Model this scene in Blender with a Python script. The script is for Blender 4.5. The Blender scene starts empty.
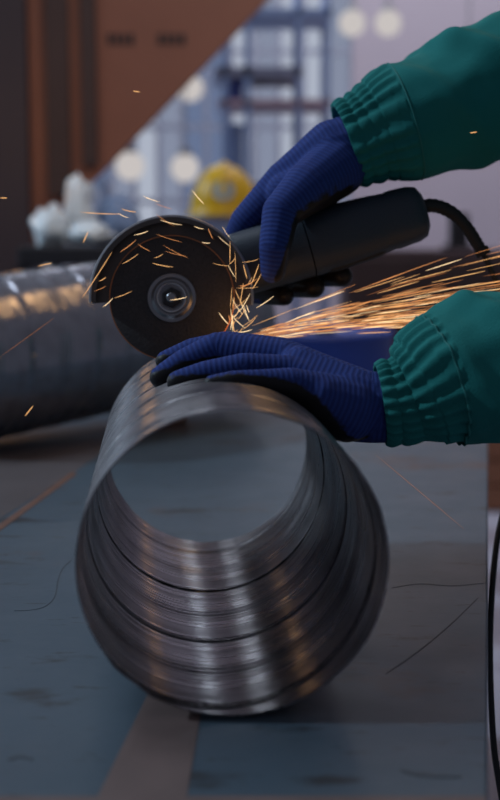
import bpy, bmesh, math, random
import numpy as np
from mathutils import Vector, Matrix, Quaternion, noise

random.seed(7)
D = bpy.data
C = bpy.context.scene.collection
S = bpy.context.scene
PI = math.pi

# ------------------------------------------------------------------ camera
FPX = 1320.0                       # focal length for the 500 x 800 frame
PITCH = math.atan(168.0 / FPX)
HCAM = 0.3115
cam_d = D.cameras.new('camera')
cam = D.objects.new('camera', cam_d)
C.objects.link(cam)
cam_d.sensor_fit = 'VERTICAL'
cam_d.sensor_height = 36.0
cam_d.lens = 36.0 * FPX / 800.0
cam.location = (0, 0, HCAM)
cam.rotation_euler = (PI / 2 - PITCH, 0, 0)
cam_d.clip_start = 0.02
cam_d.dof.use_dof = True
cam_d.dof.focus_distance = 1.09
cam_d.dof.aperture_fstop = 4.6
cam_d.dof.aperture_blades = 0
S.camera = cam
CAMR = Matrix.Rotation(PI / 2 - PITCH, 3, 'X')

# ------------------------------------------------------------------ world, lights, exposure
w = D.worlds.new('hall')
S.world = w
w.use_nodes = True
bg = w.node_tree.nodes['Background']
bg.inputs[0].default_value = (0.74, 0.78, 1.0, 1)
bg.inputs[1].default_value = 0.115


def light(name, kind, loc, energy, color, target=None, size=1.0, size_y=None, angle=0.05):
    l = D.lights.new(name, kind)
    l.energy = energy
    l.color = color
    if kind == 'AREA':
        l.shape = 'RECTANGLE'
        l.size = size
        l.size_y = size_y or size
    elif kind == 'SUN':
        l.angle = angle
    else:
        l.shadow_soft_size = size
    o = D.objects.new(name, l)
    C.objects.link(o)
    o.location = loc
    if target is not None:
        o.rotation_euler = (Vector(target) - Vector(loc)).to_track_quat('-Z', 'Y').to_euler()
    return o


# daylight slanting in from the side of the hall
light('daylight', 'SUN', (-3, 1.1, 2.0), 1.12, (0.62, 0.82, 1.0), (0.0, 1.08, 0.0), angle=0.03)
# roof light over the bench, behind and above
light('roof_light', 'AREA', (-1.3, 1.9, 2.6), 20, (0.78, 0.88, 1.0), (0.1, 1.15, 0.15), 1.4, 0.8)
# tall side window ahead on the left
light('side_window', 'AREA', (-2.3, 2.7, 0.9), 7, (0.70, 0.85, 1.0), (0.0, 1.1, 0.1), 1.3, 1.6)
# added fill lights, no fixture: back wall first, then the steel frame
light('hall_fill', 'AREA', (0.8, 6.4, 3.9), 115, (0.92, 0.90, 1.0), (0.5, 9.0, 1.4), 3.0, 2.0)
light('hall_fill', 'AREA', (0.3, 2.9, 1.7), 8, (1.0, 0.86, 0.8), (-0.8, 4.2, 1.25), 0.8, 0.8)

S.view_settings.view_transform = 'Standard'
S.view_settings.look = 'None'
S.view_settings.exposure = 0.0
S.view_settings.gamma = 1.0
S.view_settings.use_curve_mapping = False


# ------------------------------------------------------------------ helpers
def P(px, py, d):
    """point seen at a place of the frame, d metres in front of the camera"""
    v = CAMR @ Vector(((px - 250) / FPX * d, (400 - py) / FPX * d, -d))
    return v + Vector((0, 0, HCAM))


def PZ(px, py, z=0.0):
    v = CAMR @ Vector(((px - 250) / FPX, (400 - py) / FPX, -1))
    return Vector((0, 0, HCAM)) + v * ((z - HCAM) / v.z)


def link(o, parent=None):
    C.objects.link(o)
    if parent is not None:
        o.parent = parent
    return o


def tag(o, label, cat=None, group=None, kind=None):
    if label:
        o['label'] = label
    if cat:
        o['category'] = cat
    if group:
        o['group'] = group
    if kind:
        o['kind'] = kind
    return o


def thing(name, label, cat, loc=(0, 0, 0), rot=None, group=None):
    o = D.objects.new(name, None)
    o.empty_display_size = 0.02
    o.location = loc
    if rot is not None:
        o.rotation_euler = rot
    C.objects.link(o)
    return tag(o, label, cat, group)


def obj(name, bm, mat, parent=None, smooth=True, bevel=0.0, world=False):
    """link a bmesh as one object; world=True: vertices are in world space"""
    me = D.meshes.new(name)
    bmesh.ops.recalc_face_normals(bm, faces=bm.faces)
    bm.to_mesh(me)
    bm.free()
    for p in me.polygons:
        p.use_smooth = smooth
    me.materials.append(mat)
    o = D.objects.new(name, me)
    link(o, parent)
    if world and parent is not None:
        bpy.context.view_layer.update()
        me.transform(parent.matrix_world.inverted())
    if bevel:
        m = o.modifiers.new('bevel', 'BEVEL')
        m.width = bevel
        m.segments = 2
        m.limit_method = 'ANGLE'
    if smooth:
        try:
            me.set_sharp_from_angle(angle=math.radians(40))
        except Exception:
            pass
    return o


def box(bm, x0, x1, y0, y1, z0, z1):
    vs = [bm.verts.new(p) for p in ((x0, y0, z0), (x1, y0, z0), (x1, y1, z0), (x0, y1, z0),
                                    (x0, y0, z1), (x1, y0, z1), (x1, y1, z1), (x0, y1, z1))]
    for f in ((0, 3, 2, 1), (4, 5, 6, 7), (0, 1, 5, 4), (1, 2, 6, 5), (2, 3, 7, 6), (3, 0, 4, 7)):
        bm.faces.new([vs[i] for i in f])
    return bm


def BX(*a):
    return box(bmesh.new(), *a)


def prism(bm, pts, off):
    """closed polygon extruded along the vector off"""
    a = [bm.verts.new(p) for p in pts]
    b = [bm.verts.new(Vector(p) + Vector(off)) for p in pts]
    n = len(pts)
    bm.faces.new(a)
    bm.faces.new(b[::-1])
    for i in range(n):
        bm.faces.new((a[i], a[(i + 1) % n], b[(i + 1) % n], b[i]))
    return bm


def lathe(bm, prof, n=48, axis='Z', a0=0.0, a1=2 * PI, close=True):
    """profile of (r, h) points turned about an axis; closes the loop if the profile is a loop"""
    full = abs(a1 - a0 - 2 * PI) < 1e-6
    m = n if full else n + 1
    rows = []
    for i in range(m):
        t = a0 + (a1 - a0) * i / n
        row = []
        for r, h in prof:
            c, s = r * math.cos(t), r * math.sin(t)
            p = (c, s, h) if axis == 'Z' else ((c, h, s) if axis == 'Y' else (h, c, s))
            row.append(bm.verts.new(p))
        rows.append(row)
    k = len(prof)
    for i in range(n):
        A = rows[i]
        B = rows[(i + 1) % m]
        for j in range(k if close else k - 1):
            q = [A[j], B[j], B[(j + 1) % k], A[(j + 1) % k]]
            try:
                bm.faces.new(q)
            except ValueError:
                pass
    if not full and close:
        bm.faces.new(rows[0])
        bm.faces.new(rows[-1][::-1])
    bmesh.ops.remove_doubles(bm, verts=bm.verts, dist=1e-6)
    return bm


def frames(pts):
    pts = [Vector(p) for p in pts]
    out = []
    t0 = (pts[1] - pts[0]).normalized()
    up = Vector((0, 0, 1)) if abs(t0.z) < 0.9 else Vector((0, 1, 0))
    u = (up - t0 * up.dot(t0)).normalized()
    for i, p in enumerate(pts):
        t = (pts[min(i + 1, len(pts) - 1)] - pts[max(i - 1, 0)]).normalized()
        u = (u - t * u.dot(t)).normalized()
        out.append((p, t, u, t.cross(u)))
    return out


def tube(bm, pts, rad, n=10, caps=True):
    rings = []
    for i, (p, t, u, v) in enumerate(frames(pts)):
        r = rad[i] if isinstance(rad, (list, tuple)) else rad
        rings.append([bm.verts.new(p + (u * math.cos(2 * PI * k / n) + v * math.sin(2 * PI * k / n)) * r) for k in range(n)])
    for A, B in zip(rings, rings[1:]):
        for k in range(n):
            bm.faces.new((A[k], A[(k + 1) % n], B[(k + 1) % n], B[k]))
    if caps:
        bm.faces.new(rings[0][::-1])
        bm.faces.new(rings[-1])
    return bm


def spline(ctrl, n):
    """Catmull-Rom through tuples of any length"""
    c = [np.array(list(p), float) for p in ctrl]
    c = [2 * c[0] - c[1]] + c + [2 * c[-1] - c[-2]]
    out = []
    seg = len(c) - 3
    for i in range(n):
        t = i / (n - 1) * seg
        k = min(int(t), seg - 1)
        f = t - k
        a, b, d, e = c[k], c[k + 1], c[k + 2], c[k + 3]
        out.append(0.5 * ((2 * b) + (-a + d) * f + (2 * a - 5 * b + 4 * d - e) * f * f + (-a + 3 * b - 3 * d + e) * f ** 3))
    return out


# ------------------------------------------------------------------ materials
def mat(name, col, rough=0.5, metal=0.0, var=0.0, scale=20.0, bump=0.0, bscale=None, stretch=None,
        coat=0.0, spec=0.5, col2=None, detail=4.0):
    m = D.materials.new(name)
    m.use_nodes = True
    nt = m.node_tree
    b = nt.nodes['Principled BSDF']
    b.inputs['Base Color'].default_value = (*col, 1)
    b.inputs['Roughness'].default_value = rough
    b.inputs['Metallic'].default_value = metal
    b.inputs['Specular IOR Level'].default_value = spec
    b.inputs['Coat Weight'].default_value = coat
    tc = nt.nodes.new('ShaderNodeTexCoord')
    mp = nt.nodes.new('ShaderNodeMapping')
    nt.links.new(tc.outputs['Object'], mp.inputs[0])
    if stretch:
        mp.inputs['Scale'].default_value = stretch
    nz = nt.nodes.new('ShaderNodeTexNoise')
    nz.inputs['Scale'].default_value = scale
    nz.inputs['Detail'].default_value = detail
    nt.links.new(mp.outputs[0], nz.inputs['Vector'])
    if var or col2:
        mx = nt.nodes.new('ShaderNodeMix')
        mx.data_type = 'RGBA'
        c2 = col2 or tuple(min(1, c * (1 + var)) for c in col)
        c1 = col if col2 else tuple(c * (1 - var) for c in col)
        mx.inputs[6].default_value = (*c1, 1)
        mx.inputs[7].default_value = (*c2, 1)
        nt.links.new(nz.outputs['Fac'], mx.inputs[0])
        nt.links.new(mx.outputs[2], b.inputs['Base Color'])
    if bump:
        bp = nt.nodes.new('ShaderNodeBump')
        bp.inputs['Strength'].default_value = bump
        bp.inputs['Distance'].default_value = 0.002
        if bscale:
            n2 = nt.nodes.new('ShaderNodeTexNoise')
            n2.inputs['Scale'].default_value = bscale
            n2.inputs['Detail'].default_value = 3
            nt.links.new(mp.outputs[0], n2.inputs['Vector'])
            nt.links.new(n2.outputs['Fac'], bp.inputs['Height'])
        else:
            nt.links.new(nz.outputs['Fac'], bp.inputs['Height'])
        nt.links.new(bp.outputs[0], b.inputs['Normal'])
    return m


def emit(name, col, strength):
    m = D.materials.new(name)
    m.use_nodes = True
    nt = m.node_tree
    nt.nodes.clear()
    e = nt.nodes.new('ShaderNodeEmission')
    e.inputs[0].default_value = (*col, 1)
    e.inputs[1].default_value = strength
    o = nt.nodes.new('ShaderNodeOutputMaterial')
    nt.links.new(e.outputs[0], o.inputs[0])
    return m


def zinc_material(name, base, dirt, rough, metal=0.9, bump=0.22):
    """galvanised sheet rolled along the helix: streaks along the strip, drips and smears of grime"""
    m = mat(name, base, rough, metal)
    nt = m.node_tree
    b = nt.nodes['Principled BSDF']
    b.inputs['Anisotropic'].default_value = 0.8
    b.inputs['Anisotropic Rotation'].default_value = 0.25
    tg = nt.nodes.new('ShaderNodeTangent')
    tg.direction_type = 'RADIAL'
    tg.axis = 'Y'
    nt.links.new(tg.outputs[0], b.inputs['Tangent'])
    at = nt.nodes.new('ShaderNodeAttribute')
    at.attribute_name = 'strip'
    mp = nt.nodes.new('ShaderNodeMapping')
    mp.inputs['Scale'].default_value = (3, 170, 1)
    nt.links.new(at.outputs['Vector'], mp.inputs[0])
    n1 = nt.nodes.new('ShaderNodeTexNoise')
    n1.inputs['Scale'].default_value = 1.0
    n1.inputs['Detail'].default_value = 5
    nt.links.new(mp.outputs[0], n1.inputs['Vector'])
    tc = nt.nodes.new('ShaderNodeTexCoord')
    n2 = nt.nodes.new('ShaderNodeTexNoise')
    n2.inputs['Scale'].default_value = 38
    n2.inputs['Detail'].default_value = 6
    nt.links.new(tc.outputs['Object'], n2.inputs['Vector'])
    r = nt.nodes.new('ShaderNodeValToRGB')
    r.color_ramp.elements[0].position = 0.42
    r.color_ramp.elements[0].color = (0, 0, 0, 1)
    r.color_ramp.elements[1].position = 0.68
    r.color_ramp.elements[1].color = (1, 1, 1, 1)
    nt.links.new(n2.outputs['Fac'], r.inputs[0])
    ma = nt.nodes.new('ShaderNodeMath')
    ma.operation = 'MULTIPLY'
    nt.links.new(r.outputs[0], ma.inputs[0])
    nt.links.new(n1.outputs['Fac'], ma.inputs[1])
    mx = nt.nodes.new('ShaderNodeMix')
    mx.data_type = 'RGBA'
    mx.inputs[6].default_value = (*base, 1)
    mx.inputs[7].default_value = (*dirt, 1)
    nt.links.new(ma.outputs[0], mx.inputs[0])
    nt.links.new(mx.outputs[2], b.inputs['Base Color'])
    mr = nt.nodes.new('ShaderNodeMapRange')
    mr.inputs['From Min'].default_value = 0.3
    mr.inputs['From Max'].default_value = 0.7
    mr.inputs['To Min'].default_value = rough - 0.07
    mr.inputs['To Max'].default_value = rough + 0.1
    nt.links.new(n1.outputs['Fac'], mr.inputs['Value'])
    nt.links.new(mr.outputs[0], b.inputs['Roughness'])
    bp = nt.nodes.new('ShaderNodeBump')
    bp.inputs['Strength'].default_value = bump
    bp.inputs['Distance'].default_value = 0.0005
    nt.links.new(n1.outputs['Fac'], bp.inputs['Height'])
    nt.links.new(bp.outputs[0], b.inputs['Normal'])
    return m


def glove_material():
    m = mat('blue_knit', (0.022, 0.035, 0.22), 0.85, spec=0.25)
    nt = m.node_tree
    b = nt.nodes['Principled BSDF']
    al = nt.nodes.new('ShaderNodeAttribute')
    al.attribute_name = 'along'
    co = nt.nodes.new('ShaderNodeAttribute')
    co.attribute_name = 'coat'
    # knitted courses across the hand
    k = nt.nodes.new('ShaderNodeMath')
    k.operation = 'MULTIPLY'
    k.inputs[1].default_value = 2 * PI / 0.0042
    nt.links.new(al.outputs['Fac'], k.inputs[0])
    sn = nt.nodes.new('ShaderNodeMath')
    sn.operation = 'SINE'
    nt.links.new(k.outputs[0], sn.inputs[0])
    mr = nt.nodes.new('ShaderNodeMapRange')
    mr.inputs['From Min'].default_value = -1
    nt.links.new(sn.outputs[0], mr.inputs['Value'])
    mx = nt.nodes.new('ShaderNodeMix')
    mx.data_type = 'RGBA'
    mx.inputs[6].default_value = (0.020, 0.036, 0.165, 1)
    mx.inputs[7].default_value = (0.029, 0.060, 0.25, 1)
    nt.links.new(mr.outputs[0], mx.inputs[0])
    # black dipped coating with a ragged rim; also paints shade on the pinky
    tc = nt.nodes.new('ShaderNodeTexCoord')
    nz = nt.nodes.new('ShaderNodeTexNoise')
    nz.inputs['Scale'].default_value = 130
    nz.inputs['Detail'].default_value = 4
    nt.links.new(tc.outputs['Object'], nz.inputs['Vector'])
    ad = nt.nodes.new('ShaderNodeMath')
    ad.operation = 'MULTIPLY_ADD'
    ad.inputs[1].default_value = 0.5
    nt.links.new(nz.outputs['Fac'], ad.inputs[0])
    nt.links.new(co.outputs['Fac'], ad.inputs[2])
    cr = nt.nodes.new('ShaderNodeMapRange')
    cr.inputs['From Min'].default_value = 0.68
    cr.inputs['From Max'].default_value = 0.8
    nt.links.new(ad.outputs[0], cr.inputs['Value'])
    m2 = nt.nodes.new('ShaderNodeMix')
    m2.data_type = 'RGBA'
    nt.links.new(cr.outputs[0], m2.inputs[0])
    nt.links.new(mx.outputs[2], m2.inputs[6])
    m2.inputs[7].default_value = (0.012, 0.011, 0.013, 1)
    nt.links.new(m2.outputs[2], b.inputs['Base Color'])
    rr = nt.nodes.new('ShaderNodeMapRange')
    rr.inputs['To Min'].default_value = 0.85
    rr.inputs['To Max'].default_value = 0.42
    nt.links.new(cr.outputs[0], rr.inputs['Value'])
    nt.links.new(rr.outputs[0], b.inputs['Roughness'])
    bp = nt.nodes.new('ShaderNodeBump')
    bp.inputs['Strength'].default_value = 0.28
    bp.inputs['Distance'].default_value = 0.001
    nm = nt.nodes.new('ShaderNodeMix')
    nt.links.new(cr.outputs[0], nm.inputs[0])
    nt.links.new(mr.outputs[0], nm.inputs[2])
    nt.links.new(nz.outputs['Fac'], nm.inputs[3])
    nt.links.new(nm.outputs[0], bp.inputs['Height'])
    nt.links.new(bp.outputs[0], b.inputs['Normal'])
    return m


def table_material():
    m = mat('worn_bench_paint', (0.1, 0.15, 0.17), 0.5)
    nt = m.node_tree
    b = nt.nodes['Principled BSDF']
    tc = nt.nodes.new('ShaderNodeTexCoord')

    def ns(scale, detail, stretch=None):
        n = nt.nodes.new('ShaderNodeTexNoise')
        n.inputs['Scale'].default_value = scale
        n.inputs['Detail'].default_value = detail
        n.inputs['Roughness'].default_value = 0.62
        if stretch:
            mp = nt.nodes.new('ShaderNodeMapping')
            mp.inputs['Scale'].default_value = stretch
            nt.links.new(tc.outputs['Object'], mp.inputs[0])
            nt.links.new(mp.outputs[0], n.inputs['Vector'])
        else:
            nt.links.new(tc.outputs['Object'], n.inputs['Vector'])
        return n

    def ramp(src, p0, p1):
        r = nt.nodes.new('ShaderNodeMapRange')
        r.inputs['From Min'].default_value = p0
        r.inputs['From Max'].default_value = p1
        nt.links.new(src, r.inputs['Value'])
        return r.outputs[0]

    def mix(f, a, c):
        x = nt.nodes.new('ShaderNodeMix')
        x.data_type = 'RGBA'
        nt.links.new(f, x.inputs[0])
        if isinstance(a, tuple):
            x.inputs[6].default_value = (*a, 1)
        else:
            nt.links.new(a, x.inputs[6])
        x.inputs[7].default_value = (*c, 1)
        return x.outputs[2]

    c = mix(ns(6, 4).outputs['Fac'], (0.055, 0.085, 0.115), (0.085, 0.125, 0.16))
    c = mix(ramp(ns(3.2, 6).outputs['Fac'], 0.58, 0.66), c, (0.10, 0.07, 0.068))        # rubbed to primer
    c = mix(ramp(ns(9, 8, (1.0, 2.4, 1)).outputs['Fac'], 0.59, 0.66), c, (0.035, 0.042, 0.05))   # grime
    c = mix(ramp(ns(60, 8, (0.4, 2.0, 1)).outputs['Fac'], 0.62, 0.68), c, (0.03, 0.032, 0.036))   # scratches
    nt.links.new(c, b.inputs['Base Color'])
    rg = nt.nodes.new('ShaderNodeMapRange')
    rg.inputs['To Min'].default_value = 0.38
    rg.inputs['To Max'].default_value = 0.62
    nt.links.new(ns(14, 5).outputs['Fac'], rg.inputs['Value'])
    nt.links.new(rg.outputs[0], b.inputs['Roughness'])
    bp = nt.nodes.new('ShaderNodeBump')
    bp.inputs['Strength'].default_value = 0.12
    bp.inputs['Distance'].default_value = 0.002
    nt.links.new(ns(40, 6).outputs['Fac'], bp.inputs['Height'])
    nt.links.new(bp.outputs[0], b.inputs['Normal'])
    return m


M = {
    'zinc': zinc_material('galvanised_sheet', (0.27, 0.265, 0.285), (0.035, 0.035, 0.035), 0.29),
    'zinc2': zinc_material('galvanised_sheet_dull', (0.40, 0.41, 0.47), (0.24, 0.23, 0.26), 0.17, 0.65, 0.08),
    'seam_dirt': mat('seam_grime', (0.012, 0.012, 0.014), 0.6),
    'table': table_material(),
    'primer': mat('pink_primer', (0.17, 0.115, 0.105), 0.6, var=0.3, scale=25, bump=0.1),
    'bare': mat('brown_shadow_paint', (0.12, 0.105, 0.11), 0.45, var=0.35, scale=7),  # brown stands in for the far duct's shadow on the bench
    'scratch': mat('scratch_dark', (0.055, 0.068, 0.082), 0.6),
    'rust': mat('rust_line', (0.17, 0.085, 0.06), 0.7, var=0.5, scale=60),
    'steel': mat('painted_leg', (0.06, 0.08, 0.09), 0.5, var=0.2),
    'knit': glove_material(),
    'cloth': mat('green_twill', (0.018, 0.19, 0.178), 0.9, var=0.22, scale=9, bump=0.35, bscale=900, spec=0.2),
    'thread': mat('green_thread', (0.02, 0.20, 0.185), 0.8),
    'skin': mat('skin', (0.16, 0.08, 0.055), 0.6, var=0.1),
    'hair': mat('dark_hair', (0.012, 0.009, 0.008), 0.6),
    'trousers': mat('navy_trousers', (0.02, 0.025, 0.05), 0.9),
    'boot': mat('black_boot', (0.015, 0.013, 0.012), 0.5),
    'plastic': mat('black_plastic', (0.030, 0.040, 0.058), 0.5, bump=0.35, bscale=800),
    'rubber': mat('black_rubber', (0.012, 0.011, 0.012), 0.6),
    'disc': mat('abrasive_disc', (0.05, 0.045, 0.046), 0.75, var=0.5, scale=500, bump=0.4),
    'guard': mat('dark_guard_steel', (0.10, 0.09, 0.088), 0.42, 0.75, var=0.35, scale=30),
    'guardedge': mat('pale_guard_edge', (0.32, 0.32, 0.35), 0.4, 0.85, var=0.3, scale=60),  # steel paler than the guard plate
    'flange': mat('steel_flange', (0.30, 0.30, 0.32), 0.38, 1.0, var=0.15, scale=80),
    'bolt': mat('bright_bolt', (0.5, 0.5, 0.52), 0.3, 1.0),
    'sparkrim': mat('spark_tinted_rim', (0.55, 0.22, 0.10), 0.35, 1.0),  # copper tint paints the orange spark light onto the disc rim
    'gear': mat('cast_head', (0.03, 0.03, 0.034), 0.45, 0.4),
    'floor': mat('concrete', (0.42, 0.40, 0.47), 0.7, var=0.12, scale=2.5, bump=0.1),
    'wall': mat('pale_wall', (0.46, 0.42, 0.48), 0.85, var=0.08, scale=0.8),
    'brown': mat('brown_paint', (0.24, 0.095, 0.06), 0.6, var=0.2, scale=4),
    'darkbrown': mat('dark_brown', (0.055, 0.032, 0.03), 0.7, var=0.2, scale=5),
    'column': mat('grey_column', (0.045, 0.034, 0.042), 0.7, var=0.15, scale=3),
    'stencil': mat('stencil_paint', (0.035, 0.02, 0.02), 0.7),
    'frame': mat('window_frame', (0.30, 0.33, 0.42), 0.6),
    'glassA': emit('daylit_pane', (0.44, 0.50, 0.68), 0.52),
    'glassB': emit('bright_pane', (0.62, 0.68, 0.82), 0.66),
    'glassC': emit('blue_pane', (0.25, 0.33, 0.55), 0.52),
    'skypane': emit('sky_pane', (0.80, 0.88, 1.0), 6.0),
    'rackblue': mat('rack_blue', (0.22, 0.32, 0.55), 0.5),
    'rackdark': mat('rack_slate', (0.2, 0.22, 0.32), 0.6),
    'pinkbeam': mat('pink_beam', (0.42, 0.30, 0.36), 0.6),
    'yellow': mat('yellow_shell', (0.95, 0.58, 0.02), 0.4),
    'badge': mat('pale_badge', (0.45, 0.62, 0.75), 0.5),
    'white': mat('white_film', (0.72, 0.84, 1.0), 0.35, var=0.25, scale=8),
    'bluefilm': mat('blue_film', (0.22, 0.32, 0.52), 0.4, var=0.25, scale=8),
    'black': mat('black_base', (0.012, 0.012, 0.018), 0.6),
    'bluebin': mat('blue_bin', (0.018, 0.055, 0.32), 0.5, var=0.2),
    'timber': mat('timber', (0.30, 0.13, 0.07), 0.7, var=0.3, scale=5, stretch=(1, 8, 8)),
    'umber': mat('umber_cloth', (0.075, 0.045, 0.05), 0.8, var=0.2, scale=5),
    'lampbody': mat('lamp_housing', (0.3, 0.3, 0.32), 0.5, 0.6),
    'lampglow': emit('lamp_glow', (1.0, 0.93, 0.90), 0.58),
    'stripglow': emit('strip_lamp_glow', (1.0, 0.56, 0.22), 12.0),
    'warmglow': emit('warm_lamp_glow', (1.0, 0.52, 0.20), 5.5),
}
SPK = [emit('spark_glow_%s' % n, c, s) for n, c, s in (
    ('pale', (1.0, 0.70, 0.38), 1.5), ('amber', (1.0, 0.52, 0.20), 1.1),
    ('orange', (1.0, 0.40, 0.14), 0.8), ('dim', (0.75, 0.27, 0.10), 0.42))]

# ------------------------------------------------------------------ setting
FLOOR = -0.87


def struct(name, bm, m, bevel=0.0):
    o = obj(name, bm, m, smooth=False, bevel=bevel)
    o['kind'] = 'structure'
    return o


YB = 9.0
struct('floor', BX(-6, 5, -1.5, YB + 0.2, FLOOR - 0.05, FLOOR), M['floor'])
WX0, WX1, WZ0, WZ1 = -1.75, 0.68, 0.02, 2.0
HW = ((-1.45, -0.85), (0.32, 0.68))
HZ0, HZ1 = 2.2, 3.5
bm = bmesh.new()
box(bm, -6, WX0, YB, YB + 0.2, FLOOR, 4.2)
box(bm, WX1, 5, YB, YB + 0.2, FLOOR, 4.2)
box(bm, WX0, WX1, YB, YB + 0.2, FLOOR, WZ0)
box(bm, WX0, WX1, YB, YB + 0.2, WZ1, HZ0)
box(bm, WX0, WX1, YB, YB + 0.2, HZ1, 4.2)
xe = [WX0, HW[0][0], HW[0][1], HW[1][0], HW[1][1]]
box(bm, xe[0], xe[1], YB, YB + 0.2, HZ0, HZ1)
box(bm, xe[2], xe[3], YB, YB + 0.2, HZ0, HZ1)
struct('wall_back', bm, M['wall'])


def window(n, x0, x1, z0, z1, nx, nz, tones):
    root = D.objects.new('window_%d' % n, None)
    C.objects.link(root)
    root.location = ((x0 + x1) / 2, YB + 0.06, z0)
    root['kind'] = 'structure'
    fb = bmesh.new()
    w, h = x1 - x0, z1 - z0
    t = 0.018
    for i in range(nx + 1):
        x = -w / 2 + w * i / nx
        box(fb, max(x - t, -w / 2), min(x + t, w / 2), -0.03, 0.03, 0, h)
    for j in range(nz + 1):
        z = h * j / nz
        box(fb, -w / 2, w / 2, -0.028, 0.028, max(z - t, 0), min(z + t, h))
    obj('window_frame', fb, M['frame'], root, smooth=False)
    for i in range(nx):
        g = BX(-w / 2 + w * i / nx + t * 0.6, -w / 2 + w * (i + 1) / nx - t * 0.6, -0.004, 0.004, t, h - t)
        obj('pane', g, M[tones[i % len(tones)]], root, smooth=False)
    return root


window(1, WX0, WX1, WZ0, WZ1, 15, 4, ['glassA', 'glassA', 'glassB', 'glassA', 'glassC', 'glassA', 'glassB', 'glassA', 'glassC', 'glassC',
                                      'glassB', 'glassA', 'glassB', 'glassB', 'glassA'])

window(2, *HW[0], HZ0, HZ1, 2, 3, ['skypane'])
window(3, *HW[1], HZ0, HZ1, 2, 3, ['skypane'])

# ------------------------------------------------------------------ work bench
ea = PZ(488, 1000)
eb = PZ(488, 470)
edir = (eb - ea).normalized()
eperp = Vector((-edir.y, edir.x, 0))
bench = thing('workbench', 'long worn teal painted workbench carrying both spiral ducts', 'workbench', (0, 0, 0))
ebase = PZ(488, 800) - edir * 0.64
e0 = ebase + edir * 0.56
e1 = ebase + edir * 2.75
bm = bmesh.new()
q = [e0, e1, e1 + eperp * 2.6, e0 + eperp * 2.6]
prism(bm, [Vector((p.x, p.y, -0.04)) for p in q], (0, 0, 0.04))
obj('bench_top', bm, M['table'], bench, smooth=False, bevel=0.002)
for a, b_ in ((0.62, 0.06), (2.65, 0.06), (0.62, 2.5), (2.65, 2.5)):
    p = ebase + edir * a + eperp * b_
    obj('leg', BX(p.x - 0.03, p.x + 0.03, p.y - 0.03, p.y + 0.03, FLOOR, -0.04), M['steel'], bench, smooth=False)
bm = bmesh.new()
prism(bm, [PZ(150, 690, 0.0), PZ(205, 690, 0.0), PZ(184, 812, 0.0), PZ(90, 812, 0.0)], (0, 0, 0.0004))
tag(obj('primer_strip', bm, M['primer'], bench, smooth=False), 'pinkish bare primer strip')
for pl, r_ in (([(14, 611), (32, 610), (46, 606), (55, 596), (58, 580), (63, 568), (72, 560)], 0.0006),
               ([(392, 588), (420, 584), (452, 586), (486, 583)], 0.0005), ([(386, 674), (420, 650), (450, 625), (478, 598)], 0.0007),
               ([(8, 760), (20, 757), (34, 760)], 0.0022), ([(400, 770), (425, 776), (462, 777)], 0.0022)):
    pts = [PZ(a, b_, 0.0) for a, b_ in pl]
    pts = [Vector(v) for v in spline([tuple(p) for p in pts], 24)]
    L_, R_ = [], []
    for i, (p, t, u, v) in enumerate(frames(pts)):
        n_ = Vector((-t.y, t.x, 0)).normalized() * r_ * (0.5 + abs(noise.noise(p * 60))) * (0.2 if i in (0, 23) else 1)
        L_.append(p + n_)
        R_.append(p - n_)
    tag(obj('scratch', prism(bmesh.new(), L_ + R_[::-1], (0, 0, 0.0003)), M['scratch'], bench, smooth=False), 'dark scratch in the paint')
bm = bmesh.new()
prism(bm, [PZ(-160, 797, 0.0), PZ(486, 797, 0.0), PZ(486, 812, 0.0), PZ(-160, 812, 0.0)], (0, 0, 0.0006))
tag(obj('edge_strip', bm, M['primer'], bench, smooth=False), 'pinkish worn front edge')
bm = bmesh.new()
prism(bm, [PZ(-30, 546, 0.0), PZ(72, 472, 0.0), PZ(77, 474, 0.0), PZ(-30, 553, 0.0)], (0, 0, 0.0005))
tag(obj('rust_line', bm, M['rust'], bench, smooth=False), 'thin orange rust line')


bm = bmesh.new()  # thin sheet painted where the far duct's shadow falls
prism(bm, [PZ(-60, 556, 0.0), PZ(73, 473, 0.0), PZ(104, 452, 0.0), PZ(135, 423, 0.0), PZ(-60, 430, 0.0)], (0, 0, 0.0003))
tag(obj('painted_shadow', bm, M['bare'], bench, smooth=False), 'dark brown painted shadow of the far duct')


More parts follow.
